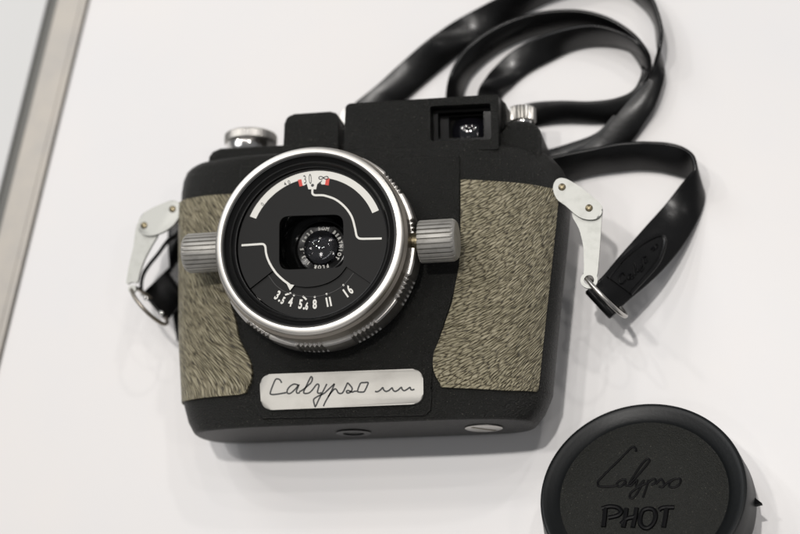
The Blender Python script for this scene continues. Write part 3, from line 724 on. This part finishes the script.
for st in [[(340, 112), (338, 96), (322, 88), (300, 106), (262, 146), (200, 206), (150, 258), (142, 276), (152, 290), (190, 292), (225, 290), (248, 280)],
           [(290, 258), (266, 256), (244, 272), (244, 288), (262, 290), (286, 266), (284, 284), (298, 286)], [(298, 286), (350, 232), (400, 172), (408, 156), (396, 150), (372, 172), (336, 224), (306, 272), (306, 288), (318, 284)],
           [(318, 284), (336, 262), (346, 260), (338, 284), (350, 290), (380, 258)], [(380, 258), (362, 296), (336, 338), (318, 352), (306, 344), (314, 322), (346, 298), (392, 274)],
           [(402, 258), (394, 290), (382, 326), (374, 348)], [(392, 282), (414, 260), (434, 252), (440, 264), (430, 278), (418, 280)], [(440, 280), (462, 256), (474, 258), (484, 280), (476, 294), (456, 292)],
           [(476, 292), (506, 268), (534, 254), (560, 250), (568, 262), (556, 286), (530, 297), (510, 290), (512, 272), (534, 254)]]: cs_tube(bm, st, .40)
obj('raised_script', xf(bm), M_CAPTXT, cf)
bm = bmesh.new()
for st in [[(182, 402), (178, 450), (172, 500)], [(164, 404), (205, 394), (246, 400), (262, 420), (246, 440), (196, 452)], [(290, 404), (284, 450), (274, 502)], [(262, 484), (290, 458), (328, 448), (338, 446)], [(342, 402), (334, 450), (322, 502)],
           [(404, 404), (430, 412), (440, 444), (424, 486), (394, 506), (366, 490), (360, 454), (374, 416), (404, 404)], [(456, 412), (480, 400), (536, 398)], [(496, 404), (490, 450), (480, 502)]]: cs_tube(bm, st, .85, 6, .8)
obj('raised_letters', xf(bm), M_CAPTXT, cf)
bm = bmesh.new()
d0 = cpx(757, 501, -11)
prism(bm, [(35.4, d0.y - 1.8), (38.4, d0.y - 1.3), (35.2, d0.y + 1.9)], -12, -10.5); obj('cap_pointer', xf(bm), M_CAPTXT, capo, smooth=False)
# white wedge that the cap leans on
bcn = c3(0, 0, -13.05)
wd = thing('display_wedge', 'low white round wedge under the black lens cap', 'display stand', (bcn.x, bcn.y, 0))
bm = bmesh.new(); Nn = 96; tp_, bt_ = [], []
for k in range(Nn):
    a = 2 * math.pi * k / Nn; p = c3(35.2 * math.cos(a), 35.2 * math.sin(a), -13.2)
    tp_.append(bm.verts.new(p)); bt_.append(bm.verts.new((p.x, p.y, .02)))
bm.faces.new(tp_); bm.faces.new(bt_[::-1])
for k in range(Nn): bm.faces.new((tp_[k], tp_[(k + 1) % Nn], bt_[(k + 1) % Nn], bt_[k]))
print('wedge lowest', min(v.co.z for v in tp_))
obj('wedge_block', bm, M_TABLE, wd)
# ------------------------------------------------------------------ light
w = bpy.data.worlds.new('World'); bpy.context.scene.world = w; w.use_nodes = True
w.node_tree.nodes['Background'].inputs[0].default_value = (.96, .97, 1.0, 1)
w.node_tree.nodes['Background'].inputs[1].default_value = .17
def lamp(name, dx, dy, watts, size, col=(1, .965, .93), dist=2.3, tgt=(0, 0, 20)):
    d = Vector((dx, dy, 1)).normalized(); l = bpy.data.lights.new(name, 'AREA'); l.shape = 'DISK'; l.size = size
    l.energy = watts * .93; l.color = col; o = bpy.data.objects.new(name, l); C.objects.link(o)
    o.location = Vector(tgt) * S + d * dist; o.rotation_euler = d.to_track_quat('Z', 'Y').to_euler()
lamp('ceiling_spot', -.01, .135, 18, .07)
lamp('ceiling_spot', -.27, .14, 7.5, .10)
lamp('added_sheen_lamp', -.9, 1.1, 9, 1.1, col=(.95, .97, 1))  # large soft lamp added to give the dark surfaces sheen and contrast
lamp('ceiling_spot', -.75, .55, 3.6, .12)
lamp('ceiling_spot', .45, .75, 4.2, .10)
lamp('ceiling_spot', .35, .42, 2, .06)
lamp('ceiling_spot', -.35, .62, 2.5, .06)
lamp('ceiling_spot', -.12, .42, 1.6, .05)
lamp('ceiling_spot', -.48, .30, 1.6, .05)
lamp('ceiling_spot', .22, .28, 1.2, .05)
lamp('ceiling_spot', .10, .60, 2, .05)
lamp('ceiling_spot', .62, -.1, 1.5, .06)
lamp('ceiling_spot', -.2, -.35, 1.5, .05)
# ------------------------------------------------------------------ camera
cd = bpy.data.cameras.new('Camera'); co_ = bpy.data.objects.new('Camera', cd); C.objects.link(co_)
X, Y, Z = c2w((1, 0, 0)), c2w((0, 1, 0)), c2w((0, 0, 1))
co_.matrix_world = Matrix(((X.x, Y.x, Z.x, CP.x * S), (X.y, Y.y, Z.y, CP.y * S), (X.z, Y.z, Z.z, CP.z * S), (0, 0, 0, 1)))
cd.sensor_width = 36; cd.lens = 36 * F / 800; cd.clip_start = .01; cd.clip_end = 50
cd.dof.use_dof = True; cd.dof.focus_distance = 592 * S; cd.dof.aperture_fstop = 6.8
bpy.context.scene.camera = co_
vs_ = bpy.context.scene.view_settings; vs_.view_transform = 'Standard'; vs_.look = 'None'; vs_.exposure = 0; vs_.gamma = 1
for o in bpy.data.objects:
    if '_base' in o: del o['_base']
